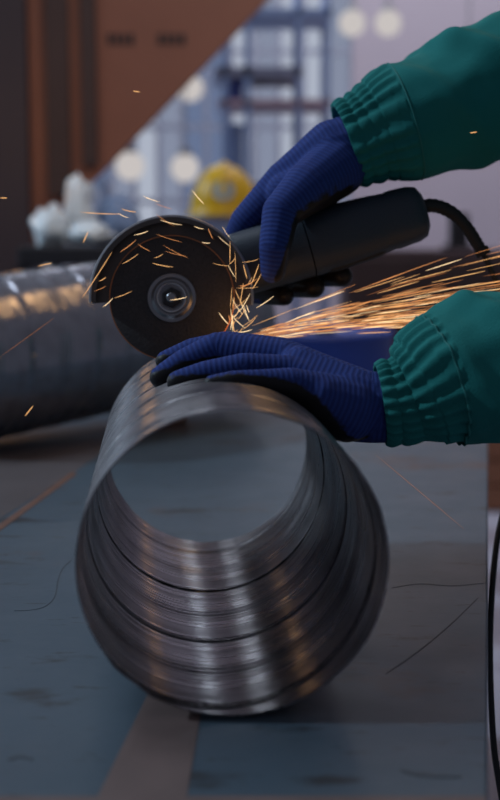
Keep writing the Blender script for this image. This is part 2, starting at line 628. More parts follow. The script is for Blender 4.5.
# ------------------------------------------------------------------ spiral ducts
def helix_tube(R, L, pitch, hand, phase, thick, nt_=220, step=0.0017, amp=1.0):
    """spiral wound duct along local +Y, axis at height 0; returns bmesh with 'strip' coordinates"""
    n = int(L / step)

    def prof(s):
        # s in metres along the pitch, 0..pitch ; lock seam at 0, stiffening beads at the half
        d = min(s, pitch - s)
        v = 0.0
        v += 0.0009 * math.exp(-((d - 0.0035) / 0.0014) ** 2) - 0.0006 * math.exp(-(d / 0.0014) ** 2)
        h = abs(s - pitch / 2)
        v += 0.0009 * math.exp(-((h - 0.004) / 0.0014) ** 2) + 0.0006 * math.exp(-((h - 0.011) / 0.0014) ** 2)
        for c in (0.22, 0.30, 0.72, 0.80):
            v += 0.00035 * math.exp(-((s - c * pitch) / 0.0012) ** 2)
        return v * amp

    bm = bmesh.new()
    lay = bm.verts.layers.float_vector.new('strip')

    def shell(rad):
        rows = []
        for i in range(n + 1):
            y = L * i / n
            row = []
            for k in range(nt_):
                t = 2 * PI * k / nt_
                s = (y - hand * pitch * t / (2 * PI) + phase) % pitch
                r = rad + prof(s)
                v = bm.verts.new((r * math.cos(t), y, r * math.sin(t)))
                v[lay] = (t * R, s, 0)
                row.append(v)
            rows.append(row)
        return rows
    o = shell(R)
    i_ = shell(R - thick)
    for rows, flip in ((o, False), (i_, True)):
        for A, B in zip(rows, rows[1:]):
            for k in range(nt_):
                f = (A[k], A[(k + 1) % nt_], B[(k + 1) % nt_], B[k])
                bm.faces.new(f[::-1] if flip else f)
    for a, b_ in ((o[0], i_[0]), (i_[-1], o[-1])):
        for k in range(nt_):
            bm.faces.new((a[k], b_[k], b_[(k + 1) % nt_], a[(k + 1) % nt_]))
    return bm


A0 = P(233.5, 562, 0.838)
A1 = P(207, 444.6, 1.313)
A0.z = A1.z = 0.1018
PR = 0.1
ax = (A1 - A0)
PL = ax.length
yaw = math.atan2(-ax.x, ax.y)
duct = thing('spiral_duct', 'open galvanised spiral duct being cut, its wide mouth facing forward', 'duct', A0, (0, 0, yaw))
dbm = helix_tube(PR, PL, 0.141, 1, 0.090, 0.0011)
obj('duct_shell', dbm, M['zinc'], duct)
# dark grime packed in one turn of the lock seam, inside
pts = []
for i in range(120):
    t = -PI * 0.95 + 2 * PI * 0.86 * i / 119
    y = 0.297 + 0.141 * (t + PI / 2) / (2 * PI)
    r = PR - 0.0009
    pts.append((r * math.cos(t), y, r * math.sin(t)))
bm = tube(bmesh.new(), pts, [0.0007 + 0.0009 * abs(noise.noise(Vector((i * 0.21, 3, 1)))) for i in range(120)], 6)
tag(obj('seam', bm, M['seam_dirt'], duct), 'black grimy inner seam line')

B0 = P(0, 360, 1.948)
B1 = P(95, 343.5, 2.086)
BR = 0.119
bdir = (B1 - B0).normalized()
bstart = B0 - bdir * 0.13
brot = Vector((0, 1, 0)).rotation_difference(bdir)
bstart.z = max(bstart.z, BR * 1.03)
rear = thing('spiral_duct', 'second dull spiral duct lying across the bench behind the grinder', 'duct', bstart, brot.to_euler())
obj('duct_shell', helix_tube(BR, 0.62, 0.125, 1, 0.03, 0.0011, 160, 0.0018, 1.7), M['zinc2'], rear)
wb = bstart + bdir * 0.45
wy = math.atan2(-bdir.x, bdir.y)
chock = obj('wooden_block', BX(-0.05, 0.05, -0.025, 0.025, 0, wb.z - BR * 1.025), M['timber'], smooth=False, bevel=0.002)
chock.location = (wb.x, wb.y, 0)
chock.rotation_euler = (0, 0, wy)
tag(chock, 'low wooden block propping the far end of the second duct', 'block')

# ------------------------------------------------------------------ angle grinder
GD = 1.215
GC = P(172, 298, GD)
# local frame: X along the body (to the right and up), Y away from the camera, Z up across the body
bx_ = (P(425, 211, 1.262) - P(235, 268, 1.262)).normalized()
by_ = Vector((0.03, 1, -0.09))
by_ = (by_ - bx_ * by_.dot(bx_)).normalized()
bz_ = bx_.cross(by_).normalized()
R3 = Matrix((bx_, by_, bz_)).transposed()
grinder = thing('angle_grinder', 'black angle grinder held over the duct with a thin cutting disc', 'grinder', GC, R3.to_euler())
GM = Matrix.Translation(GC) @ R3.to_4x4()
GI = GM.inverted()
px = 1.0 / (FPX / GD)
DR = 62 * px
# disc
disc = obj('cutting_disc', lathe(bmesh.new(), [(0.008, -0.0009), (DR - 0.001, -0.0009), (DR, -0.0004), (DR, 0.0004), (DR - 0.001, 0.0009), (0.008, 0.0009)], 96, 'Y'),
           M['disc'], grinder)
tag(disc, 'dark round abrasive disc')
tag(obj('disc_rim', lathe(bmesh.new(), [(DR - 0.0002, -0.0005), (DR + 0.0007, -0.0003), (DR + 0.0007, 0.0003), (DR - 0.0002, 0.0005)], 96, 'Y'), M['sparkrim'], disc), 'thin worn rim tinted coppery as if lit by sparks')
for k, r in enumerate((0.031, 0.038, 0.045, 0.051)):
    pass
# flange, nut, spindle
fl = obj('flange', lathe(bmesh.new(), [(0.0, -0.0055), (0.0125, -0.0055), (0.0135, -0.006), (0.0165, -0.006), (0.019, -0.0036), (0.0222, -0.0034), (0.0228, -0.0009), (0.0, -0.0009)], 64, 'Y'), M['flange'], grinder)
obj('flange_ring', lathe(bmesh.new(), [(0.0122, -0.0092), (0.0135, -0.0096), (0.0142, -0.0085), (0.0142, -0.0055), (0.0122, -0.0055)], 64, 'Y'), M['bolt'], fl)
bm = bmesh.new()
prism(bm, [(0.0092 * math.cos(i * PI / 3 + 0.3), -0.0055, 0.0092 * math.sin(i * PI / 3 + 0.3)) for i in range(6)], (0, -0.0045, 0))
nut = obj('nut', bm, M['gear'], grinder, smooth=False, bevel=0.0008)
obj('spindle', lathe(bmesh.new(), [(0, -0.0125), (0.0035, -0.0125), (0.0045, -0.0115), (0.0045, 0.03), (0, 0.03)], 32, 'Y'), M['flange'], grinder)
# guard: back plate, rim and front lip over the upper side
GR = 79.5 * px
g0, g1 = math.radians(-22), math.radians(167)
prof = [(0.018, 0.006), (0.018, 0.0045), (GR - 0.0015, 0.0045), (GR - 0.0015, -0.010), (GR - 0.0045, -0.0105), (GR - 0.0045, -0.012), (GR, -0.012), (GR, 0.006)]
tag(obj('guard', lathe(bmesh.new(), prof, 72, 'Y', g0, g1), M['guard'], grinder), 'dark steel blade guard')
tag(obj('guard_flare', tube(bmesh.new(), [(GR * math.cos(a), -0.010, GR * math.sin(a)) for a in [g0 + (g1 - g0) * i / 60 for i in range(61)]], 0.0021, 8), M['guardedge'], grinder), 'rolled guard edge')
# gear head
bm = bmesh.new()
lathe(bm, [(0, 0.007), (0.020, 0.007), (0.024, 0.012), (0.030, 0.02), (0.032, 0.045), (0.028, 0.062), (0.02, 0.070), (0, 0.071)], 40, 'Y')
obj('gear_head', bm, M['gear'], grinder)


def loft(bm, secs, n=32, p=2.6):
    """superellipse sections (x, cy, cz, ry, rz) along local X"""
    rings = []
    for x, cy, cz, ry, rz in secs:
        ring = []
        for k in range(n):
            t = 2 * PI * k / n
            c, s = math.cos(t), math.sin(t)
            ring.append(bm.verts.new((x, cy + ry * math.copysign(abs(c) ** (2 / p), c), cz + rz * math.copysign(abs(s) ** (2 / p), s))))
        rings.append(ring)
    for A, B in zip(rings, rings[1:]):
        for k in range(n):
            bm.faces.new((A[k], A[(k + 1) % n], B[(k + 1) % n], B[k]))
    bm.faces.new(rings[0][::-1])
    bm.faces.new(rings[-1])
    return bm


# body axis in local coordinates
la = GI @ P(235, 266, 1.262)
lb = GI @ P(424, 211, 1.262)
LB = lb.x


def bc(x):
    f = (x - la.x) / (lb.x - la.x)
    return la.y + (lb.y - la.y) * f, la.z + (lb.z - la.z) * f


bxm = 0.136
secs = []
for x, ry, rz in ((0.022, 0.026, 0.024), (0.035, 0.029, 0.028), (0.06, 0.031, 0.030), (0.1, 0.031, 0.0305), (bxm, 0.031, 0.031)):
    cy, cz = bc(x)
    secs.append((x, cy, cz, ry, rz))
body = obj('motor_housing', loft(bmesh.new(), secs), M['plastic'], grinder)
secs = []
for x, ry, rz in ((bxm + 0.0012, 0.0312, 0.0312), (0.17, 0.030, 0.0305), (0.205, 0.028, 0.0285), (LB - 0.035, 0.0265, 0.027), (LB - 0.031, 0.027, 0.028), (LB - 0.012, 0.0265, 0.027), (LB - 0.004, 0.024, 0.0245), (LB, 0.018, 0.018)):
    cy, cz = bc(x)
    secs.append((x, cy, cz, ry, rz))
hand_ = obj('rear_handle', loft(bmesh.new(), secs), M['plastic'], grinder)
cy, cz = bc(0.19)
bm = loft(bmesh.new(), [(0.15, cy - 0.002, bc(0.15)[1] - 0.029, 0.010, 0.002), (0.158, cy - 0.002, bc(0.158)[1] - 0.029, 0.011, 0.0035), (0.20, cy - 0.002, bc(0.20)[1] - 0.0270, 0.011, 0.0035), (0.206, cy - 0.002, bc(0.206)[1] - 0.0265, 0.010, 0.002)], 20)
obj('trigger', bm, M['rubber'], grinder)
# strain relief and cord
K = [P(418, 213, 1.262), P(426, 206, 1.262), P(440, 207, 1.262), P(455, 215, 1.262), P(468, 229, 1.262), P(477, 243, 1.262), P(483, 253, 1.262)]
pts = [Vector(v) for v in spline([tuple(k) for k in K], 34)]
rad = [0.0066 - 0.0016 * i / 33 + (0.0007 if i % 2 else 0) for i in range(34)]
sr = obj('cord_sleeve', tube(bmesh.new(), pts, rad, 14), M['rubber'], grinder, world=True)
rb = obj('cord_sleeve_end', tube(bmesh.new(), [P(480.5, 248.5, 1.262), P(484, 255, 1.262)], 0.0072, 14), M['rubber'], sr)
bpy.context.view_layer.update()
rb.data.transform(sr.matrix_world.inverted())
K = [P(483, 252, 1.262), P(489, 266, 1.262), P(503, 300, 1.27), P(522, 370, 1.28), P(522, 440, 1.28), P(505, 505, 1.26), P(496.5, 545, 1.24), P(491.5, 600, 1.22), P(490, 660, 1.2),
     P(493, 735, 1.18), P(499.5, 785, 1.17), P(520, 900, 1.17), P(540, 1060, 1.2), P(575, 1190, 1.24)]
pts = [Vector(v) for v in spline([tuple(k) for k in K], 120)]
tail = [tuple(pts[-4]), tuple(pts[-1]), (0.36, 1.36, FLOOR + 0.03), (0.5, 1.5, FLOOR + 0.004), (0.75, 1.75, FLOOR + 0.004), (0.95, 2.3, FLOOR + 0.004), (1.6, 2.7, FLOOR + 0.004)]
tl = [Vector(v) for v in spline(tail, 80)]
for v in tl:
    v.z = max(v.z, FLOOR + 0.004)
pts = pts[:-4] + tl
obj('cord', tube(bmesh.new(), pts, 0.0029, 10), M['rubber'], grinder, world=True)


# ------------------------------------------------------------------ the worker
def capsule(bm, a, b, ra, rb, n=14):
    a, b = Vector(a), Vector(b)
    t = (b - a)
    L = t.length
    if L < 1e-6:
        t = Vector((0, 0, 1))
        L = 1e-6
    t = t.normalized()
    up = Vector((0, 0, 1)) if abs(t.z) < 0.9 else Vector((1, 0, 0))
    u = t.cross(up).normalized()
    v = t.cross(u)
    rings = []
    H = 5
    spec = [(a, ra, -PI / 2 + PI / 2 * i / H) for i in range(1, H + 1)] + [(b, rb, PI / 2 * i / H) for i in range(0, H)]
    for c, r, ph in spec:
        cc = c + t * (r * math.sin(ph))
        rr = r * math.cos(ph)
        rings.append([bm.verts.new(cc + (u * math.cos(2 * PI * k / n) + v * math.sin(2 * PI * k / n)) * rr) for k in range(n)])
    for A, B in zip(rings, rings[1:]):
        for k in range(n):
            bm.faces.new((A[k], A[(k + 1) % n], B[(k + 1) % n], B[k]))
    p0 = bm.verts.new(a - t * ra)
    p1 = bm.verts.new(b + t * rb)
    for k in range(n):
        bm.faces.new((p0, rings[0][(k + 1) % n], rings[0][k]))
        bm.faces.new((p1, rings[-1][k], rings[-1][(k + 1) % n]))


def fuse(bm, voxel, iters, fac=0.5):
    """one continuous skin around overlapping limbs"""
    bmesh.ops.recalc_face_normals(bm, faces=bm.faces)
    me = D.meshes.new('tmp')
    bm.to_mesh(me)
    bm.free()
    o = D.objects.new('tmp', me)
    C.objects.link(o)
    r = o.modifiers.new('r', 'REMESH')
    r.mode = 'VOXEL'
    r.voxel_size = voxel
    s = o.modifiers.new('s', 'SMOOTH')
    s.iterations = iters
    s.factor = fac
    dg = bpy.context.evaluated_depsgraph_get()
    out = D.meshes.new_from_object(o.evaluated_get(dg))
    D.objects.remove(o)
    for p in out.polygons:
        p.use_smooth = True
    return out


worker = thing('person', 'person in green jacket and blue gloves pressing the duct and guiding the grinder', 'person', (0.72, 1.2, FLOOR))
WI = Matrix.Translation(Vector((0.72, 1.2, FLOOR))).inverted()


def wobj(name, me, m, parent=worker):
    me.name = name
    me.transform(WI)
    me.materials.clear()
    me.materials.append(m)
    o = D.objects.new(name, me)
    return link(o, parent)


def bm_to_me(bm):
    me = D.meshes.new('tmp')
    bmesh.ops.recalc_face_normals(bm, faces=bm.faces)
    bm.to_mesh(me)
    bm.free()
    for p in me.polygons:
        p.use_smooth = True
    return me


def make_glove(chains, dorsal, extra=(), cuff=None):
    """chains: list of (points[(Vector)], radii, transported dorsal start or None, coat flag)"""
    bm = bmesh.new()
    bones = []
    for pts, rad, dors, coat_from in chains:
        d = Vector(dors).normalized()
        prev = None
        acc = 0.0
        for i in range(len(pts) - 1):
            a, b = pts[i], pts[i + 1]
            capsule(bm, a, b, rad[i], rad[i + 1])
            t = (b - a).normalized()
            if prev is not None:
                d = prev.rotation_difference(t) @ d
            d = (d - t * d.dot(t)).normalized()
            bones.append((np.array(a), np.array(b), np.array(d), acc, coat_from[i], coat_from[i + 1]))
            acc += (b - a).length
            prev = t
    for a, b, ra, rb in extra:
        capsule(bm, a, b, ra, rb)
    me = fuse(bm, 0.0019, 5, 0.5)
    n = len(me.vertices)
    co = np.empty(n * 3)
    me.vertices.foreach_get('co', co)
    co = co.reshape(-1, 3)
    nr = np.empty(n * 3)
    me.vertices.foreach_get('normal', nr)
    nr = nr.reshape(-1, 3)
    best = np.full(n, 1e9)
    along = np.zeros(n)
    coat = np.zeros(n)
    for a, b, d, acc, c0, c1 in bones:
        ab = b - a
        L2 = ab.dot(ab)
        t = np.clip(((co - a) @ ab) / L2, 0, 1)
        q_ = a + t[:, None] * ab
        dist = np.linalg.norm(co - q_, axis=1)
        traw = ((co - a) @ ab) / L2
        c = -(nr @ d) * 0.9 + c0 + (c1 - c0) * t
        k = dist < best
        best[k] = dist[k]
        along[k] = (acc + traw * math.sqrt(L2))[k]
        coat[k] = c[k]
    at = me.attributes.new('along', 'FLOAT', 'POINT')
    at.data.foreach_set('value', along.astype(np.float32))
    at = me.attributes.new('coat', 'FLOAT', 'POINT')
    at.data.foreach_set('value', np.clip(coat, -1, 2).astype(np.float32))
    return me


def PP(*l):
    return [P(*p) for p in l]


# --- left hand pressing the duct
Wl = P(350, 403, 1.03)
dl = (-0.15, -0.25, 1.0)
fr = [0.0125, 0.0112, 0.0100, 0.0090]
cf = [-0.15, -0.1, 0.0, 0.35, 1.2]
chains = [
    (PP((348, 396, 1.045), (280, 355, 1.075), (226, 345, 1.085), (192, 350, 1.09), (166, 361, 1.09)), [0.025, 0.0150, 0.0118, 0.0100, 0.0090], dl, [-.15, -.1, 0.1, 0.95, 1.3]),
    (PP((348, 399, 1.035), (282, 359, 1.05), (217, 347, 1.055), (184, 362, 1.055), (161, 377, 1.055)), [0.025, 0.0155, 0.0122, 0.0108, 0.0095], dl, [-.15, 0.15, 0.5, 0.95, 1.3]),
    (PP((348, 404, 1.025), (287, 373, 1.025), (244, 366, 1.015), (206, 373, 1.015), (178, 382, 1.015)), [0.025, 0.0145, 0.0105, 0.0098, 0.0092], dl, [-.15, 0.05, 0.2, 0.9, 1.3]),
    (PP((348, 408, 1.015), (292, 384, 0.995), (258, 381, 0.985), (232, 381, 0.98), (212, 384, 0.98)), [0.024, 0.0130, 0.0090, 0.0080, 0.007], dl, [0.0, 0.8, 1.1, 1.3, 1.3]),  # little finger: coat raised to paint in the shade on it
]
# thumb on the far side of the duct
chains.append((PP((338, 395, 1.06), (300, 372, 1.10), (262, 362, 1.125), (235, 362, 1.14)), [0.022, 0.0165, 0.0125, 0.010], (0, 0.7, 0.7), [-.1, 0, 0.3, 1.2]))
# cuff of the glove
chains.append((PP((345, 403, 1.03), (368, 407, 1.03), (396, 408, 1.03)), [0.0300, 0.0285, 0.0275], dl, [-0.6, -1, -1]))
ex = [(P(300, 372, 1.04), P(345, 402, 1.032), 0.021, 0.031), (P(320, 398, 1.0), P(346, 412, 1.015), 0.017, 0.024)]
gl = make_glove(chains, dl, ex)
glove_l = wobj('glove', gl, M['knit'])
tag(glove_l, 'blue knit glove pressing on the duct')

# --- right hand wrapped over the grinder
dr = (-0.25, 0.1, 1.0)
chains = [
    (PP((334, 154, 1.262), (286, 181, 1.262), (246, 222, 1.270), (235, 240, 1.290), (240, 256, 1.312)), [0.0335, 0.0205, 0.0160, 0.0125, 0.010], dr, [-.2, -.2, -0.05, 0.45, 1.2]),
    (PP((340, 156, 1.272), (294, 180, 1.287), (264, 222, 1.322), (252, 292, 1.312), (284, 296, 1.282)), [0.030, 0.0165, 0.0130, 0.0115, 0.0100], dr, [-.2, -.2, 0.5, 1.3, 1.5]),
    (PP((341, 154, 1.285), (306, 178, 1.302), (292, 220, 1.334), (286, 286, 1.315), (314, 287, 1.278)), [0.028, 0.0155, 0.0125, 0.0115, 0.0110], dr, [-.2, -.2, 0.5, 1.3, 1.5]),
    (PP((342, 152, 1.295), (322, 178, 1.315), (324, 215, 1.338), (316, 276, 1.318), (342, 276, 1.276)), [0.026, 0.0145, 0.0115, 0.0108, 0.0108], dr, [-.2, -.2, 0.5, 1.3, 1.5]),
    (PP((336, 168, 1.248), (308, 188, 1.224), (281, 212, 1.205), (275, 246, 1.198), (273, 271, 1.204)), [0.029, 0.0245, 0.0175, 0.0150, 0.0118], (-0.85, -0.5, 0.1), [-.3, -.05, 0.1, 0.15, 0.6]),
    (PP((335, 155, 1.262), (350, 149, 1.262), (376, 138, 1.262)), [0.0335, 0.0330, 0.029], dr, [-0.3, -1, -1]),
]
ex = [(P(299, 178, 1.262), P(334, 155, 1.262), 0.021, 0.032), (P(285, 192, 1.245), P(320, 182, 1.245), 0.018, 0.026)]
gr_ = make_glove(chains, dr, ex)
glove_r = wobj('glove', gr_, M['knit'])
tag(glove_r, 'blue knit glove gripping the grinder body')


# --- sleeves: lofted cloth with gathers at the cuff
def sleeve(ctrl, n, seed, cuff_len, folds):
    """ctrl (px,py,depth,rad) ; returns bmesh of the sleeve cloth with a gathered cuff"""
    sp = spline([(*P(a, b, d), r) for a, b, d, r in ctrl], n)
    pts = [Vector(v[:3]) for v in sp]
    acc = [0.0]
    for a, b in zip(pts, pts[1:]):
        acc.append(acc[-1] + (b - a).length)
    fm = frames(pts)
    nn = 160
    rings = []
    for i, (p, t, u, v) in enumerate(fm):
        s = acc[i]
        r0 = sp[i][3]
        ring = []
        for k in range(nn):
            a = 2 * PI * k / nn
            r = r0
            q_ = Vector((math.cos(a) * 1.2, math.sin(a) * 1.2, s * 9 + seed * 5))
            if s < cuff_len * 1.6:
                # elastic rows at 0, 1/3, 2/3, 1 of the cuff; cloth bulges in gathers between them
                row = s / (cuff_len / 3.0)
                bul = abs(math.sin(PI * row)) if s < cuff_len else max(0, 1 - (s - cuff_len) / (cuff_len * 0.6))
                ph = 3.0 * noise.noise(q_ * 0.8) + 0.18 * int(row)
                g = math.sin(a * 23 + ph * 2.2)
                g = math.copysign(abs(g) ** 0.7, g)
                r += 0.0021 * g * (0.55 + 0.45 * bul) + 0.0013 * bul
            if s > cuff_len * 0.9:
                f = min(1.0, (s - cuff_len * 0.9) / 0.03)
                r += f * 0.0065 * noise.noise(Vector((math.cos(a) * 1.3 + seed, math.sin(a) * 1.3, s * 14)))
                r += f * 0.0020 * noise.noise(Vector((math.cos(a) * 3 + seed, math.sin(a) * 3, s * 40)))
                for s0, a0, sl, wd, am in folds:
                    da = (a - a0 + PI) % (2 * PI) - PI
                    dd = (s - s0) - sl * da
                    r += f * am * math.exp(-(dd / wd) ** 2) * math.exp(-(da / 1.0) ** 2)
            ring.append(bm_v(bmS, p + (u * math.cos(a) + v * math.sin(a)) * r))
        rings.append(ring)
    # cloth turned in at both ends
    def inner(ring, p, k_):
        return [bmS.verts.new(p + (x.co - p) * k_) for x in ring]
    first = inner(rings[0], fm[0][0], 0.93)
    deep = [bmS.verts.new(x.co + fm[0][1] * 0.02) for x in first]
    rings = [deep, first] + rings
    for A, B in zip(rings, rings[1:]):
        for k in range(nn):
            bmS.faces.new((A[k], A[(k + 1) % nn], B[(k + 1) % nn], B[k]))
    return pts, acc, fm


def bm_v(b, p):
    return b.verts.new(p)


SH_R = Vector((0.60, 1.40, 0.54))
SH_L = Vector((0.57, 0.98, 0.50))


def inv(p):
    """camera-frame tuple of a world point, for the sleeve control rows"""
    q_ = CAMR.inverted() @ (Vector(p) - Vector((0, 0, HCAM)))
    d = -q_.z
    return 250 + q_.x / d * FPX, 400 - q_.y / d * FPX, d


def seam_line(pts, acc, fm, s, rad_fn, name, parent):
    pass


# right sleeve (upper)
bmS = bmesh.new()
ctrl = [(346, 145, 1.262, 0.0405), (362, 139, 1.262, 0.0425), (378, 132, 1.262, 0.047), (396, 125, 1.262, 0.054), (425, 115, 1.263, 0.0565), (465, 101, 1.268, 0.061), (510, 85, 1.275, 0.066),
        (575, 62, 1.285, 0.068), (640, 20, 1.30, 0.070), (*inv(SH_R * 0.6 + P(640, 20, 1.3) * 0.4), 0.078), (*inv(SH_R), 0.088)]
pts, acc, fm = sleeve(ctrl, 300, 1.0, 0.036, [
    (0.085, 1.2, 0.030, 0.010, 0.006), (0.115, 0.2, 0.035, 0.012, 0.007), (0.15, -0.4, -0.03, 0.014, 0.007), (0.075, -1.0, 0.03, 0.010, 0.005),
    (0.13, 2.6, -0.02, 0.012, 0.006), (0.17, 1.6, 0.04, 0.012, 0.008)])
slr = wobj('sleeve', bm_to_me(bmS), M['cloth'])
tag(slr, 'green sleeve of the arm holding the grinder')
# left sleeve (lower)
bmS = bmesh.new()
ctrl = [(380, 404, 1.03, 0.0315), (394, 402, 1.03, 0.0325), (408, 399, 1.03, 0.0342), (422, 392, 1.03, 0.043), (442, 382, 1.032, 0.0515), (475, 375, 1.036, 0.0565), (520, 367, 1.042, 0.061),
        (580, 360, 1.05, 0.063), (660, 352, 1.06, 0.066), (720, 320, 1.06, 0.070), (*inv(SH_L * 0.6 + P(720, 320, 1.06) * 0.4), 0.078), (*inv(SH_L), 0.088)]
pts2, acc2, fm2 = sleeve(ctrl, 300, 4.0, 0.034, [
    (0.06, 1.4, 0.03, 0.010, 0.006), (0.085, 0.4, 0.03, 0.012, 0.007), (0.11, -0.8, -0.03, 0.014, 0.006), (0.07, -1.6, 0.02, 0.01, 0.005),
    (0.13, 2.2, 0.03, 0.014, 0.007)])
sll = wobj('sleeve', bm_to_me(bmS), M['cloth'])
tag(sll, 'green sleeve of the arm on the duct')


# stitched seam a little up each sleeve
def seam_on(sl, pts, fm, acc, s, name):
    i = min(range(len(acc)), key=lambda k: abs(acc[k] - s))
    p, t, u, v = fm[i]
    me = sl.data
    W = [WI.inverted() @ x.co for x in me.vertices]
    nn = 160
    ring = W[(i + 2) * nn:(i + 3) * nn]
    ring = [x + (x - p).normalized() * 0.0003 for x in ring] + [ring[0] + (ring[0] - p).normalized() * 0.0003]
    o = wobj(name, bm_to_me(tube(bmesh.new(), ring, 0.0008, 6)), M['thread'])
    o.parent = sl


seam_on(slr, pts, fm, acc, 0.058, 'stitched_seam')
seam_on(sll, pts2, fm2, acc2, 0.050, 'stitched_seam')

# body: one continuous skin (torso, neck, head, arms, legs), clothed
bm = bmesh.new()
hip = Vector((0.86, 1.2, 0.05))
chest = Vector((0.68, 1.19, 0.42))
nk = Vector((0.57, 1.19, 0.60))
hd = Vector((0.50, 1.19, 0.72))
elR, elL = P(640, 20, 1.30), P(720, 320, 1.06)
capsule(bm, hip + Vector((0, -0.08, 0)), hip + Vector((0, 0.08, 0)), 0.105, 0.105)
capsule(bm, hip, chest, 0.115, 0.115)
capsule(bm, chest + Vector((0, -0.1, 0)), chest + Vector((0, 0.1, 0)), 0.085, 0.085)
capsule(bm, SH_L, SH_R, 0.06, 0.06)
capsule(bm, chest, nk, 0.085, 0.055)
capsule(bm, nk, hd, 0.055, 0.058)
capsule(bm, hd + Vector((0.0, 0, 0.0)), hd + Vector((0.02, 0, 0.09)), 0.072, 0.09)
capsule(bm, hd + Vector((-0.055, 0, -0.02)), hd + Vector((-0.03, 0, 0.0)), 0.035, 0.05)
capsule(bm, hd + Vector((-0.072, 0, 0.05)), hd + Vector((-0.092, 0, 0.012)), 0.009, 0.013)
capsule(bm, hd + Vector((-0.066, -0.03, 0.062)), hd + Vector((-0.066, 0.03, 0.062)), 0.014, 0.014)
capsule(bm, hd + Vector((-0.082, -0.017, -0.016)), hd + Vector((-0.082, 0.017, -0.016)), 0.009, 0.009)
capsule(bm, hd + Vector((-0.080, -0.014, -0.034)), hd + Vector((-0.080, 0.014, -0.034)), 0.009, 0.009)
for s in (-1, 1):
    capsule(bm, hd + Vector((0.01, s * 0.083, 0.04)), hd + Vector((0.015, s * 0.085, 0.01)), 0.014, 0.009)
    capsule(bm, hip + Vector((0, s * 0.09, -0.03)), Vector((0.80, 1.2 + s * 0.12, -0.42)), 0.085, 0.06)
    capsule(bm, Vector((0.80, 1.2 + s * 0.12, -0.42)), Vector((0.86, 1.2 + s * 0.13, FLOOR + 0.10)), 0.06, 0.042)
    capsule(bm, Vector((0.86, 1.2 + s * 0.13, FLOOR + 0.07)), Vector((0.70, 1.2 + s * 0.15, FLOOR + 0.055)), 0.045, 0.04)
capsule(bm, SH_R, elR, 0.055, 0.043)
capsule(bm, elR, P(352, 149, 1.262), 0.045, 0.026)
capsule(bm, SH_L, elL, 0.055, 0.043)
capsule(bm, elL, P(372, 406, 1.03), 0.045, 0.024)
bodyo = wobj('body', fuse(bm, 0.006, 4), M['skin'])
for s in (-1, 1):
    bm = bmesh.new()
    bmesh.ops.create_uvsphere(bm, u_segments=14, v_segments=10, radius=0.0095)
    for v_ in bm.verts:
        v_.co += hd + Vector((-0.066, s * 0.031, 0.040))
    wobj('eye', bm_to_me(bm), M['hair'])
# jacket torso with shoulders, collar
bm = bmesh.new()
capsule(bm, hip + Vector((0.0, -0.085, -0.05)), hip + Vector((0.0, 0.085, -0.05)), 0.165, 0.165, 24)
capsule(bm, hip + Vector((0, -0.07, 0)), chest + Vector((0, -0.09, 0)), 0.160, 0.150, 24)
capsule(bm, hip + Vector((0, 0.07, 0)), chest + Vector((0, 0.09, 0)), 0.160, 0.150, 24)
capsule(bm, chest + Vector((0, -0.1, 0.02)), SH_L + Vector((0.02, 0, 0)), 0.13, 0.096, 24)
capsule(bm, chest + Vector((0, 0.1, 0.02)), SH_R + Vector((0.02, 0, 0)), 0.13, 0.096, 24)
capsule(bm, SH_L, SH_L * 0.75 + elL * 0.25, 0.094, 0.080, 24)
capsule(bm, SH_R, SH_R * 0.75 + elR * 0.25, 0.094, 0.080, 24)
capsule(bm, chest, nk + Vector((0.015, 0, -0.03)), 0.14, 0.082, 24)
capsule(bm, nk + Vector((0.015, 0, -0.03)), nk + Vector((0.005, 0, 0.0)), 0.080, 0.072, 24)
jk = fuse(bm, 0.008, 6)
wobj('jacket', jk, M['cloth'])
# trousers, boots, hair
bm = bmesh.new()
capsule(bm, hip + Vector((0, -0.08, -0.03)), hip + Vector((0, 0.08, -0.03)), 0.14, 0.14)
for s in (-1, 1):
    capsule(bm, hip + Vector((0, s * 0.09, -0.05)), Vector((0.80, 1.2 + s * 0.12, -0.42)), 0.105, 0.082)
    capsule(bm, Vector((0.80, 1.2 + s * 0.12, -0.42)), Vector((0.86, 1.2 + s * 0.13, FLOOR + 0.17)), 0.082, 0.068)
wobj('trousers', fuse(bm, 0.01, 4), M['trousers'])
for s in (-1, 1):
    bm = bmesh.new()
    capsule(bm, Vector((0.875, 1.2 + s * 0.13, FLOOR + 0.16)), Vector((0.87, 1.2 + s * 0.13, FLOOR + 0.065)), 0.06, 0.062)
    capsule(bm, Vector((0.87, 1.2 + s * 0.13, FLOOR + 0.062)), Vector((0.67, 1.2 + s * 0.155, FLOOR + 0.055)), 0.06, 0.053)
    wobj('boot', fuse(bm, 0.008, 3), M['boot'])
bm = bmesh.new()
capsule(bm, hd + Vector((0.03, 0, 0.07)), hd + Vector((0.025, 0, 0.105)), 0.088, 0.088)
capsule(bm, hd + Vector((0.045, 0, 0.02)), hd + Vector((0.04, 0, 0.08)), 0.06, 0.07)
wobj('hair', fuse(bm, 0.006, 3), M['hair'])

# ------------------------------------------------------------------ hall behind: things far out of focus
# brown haunched frame with its column
gy = 4.2
gp = P(0, 100, gy)


def G(px_, py_):
    return P(px_, py_, gy)


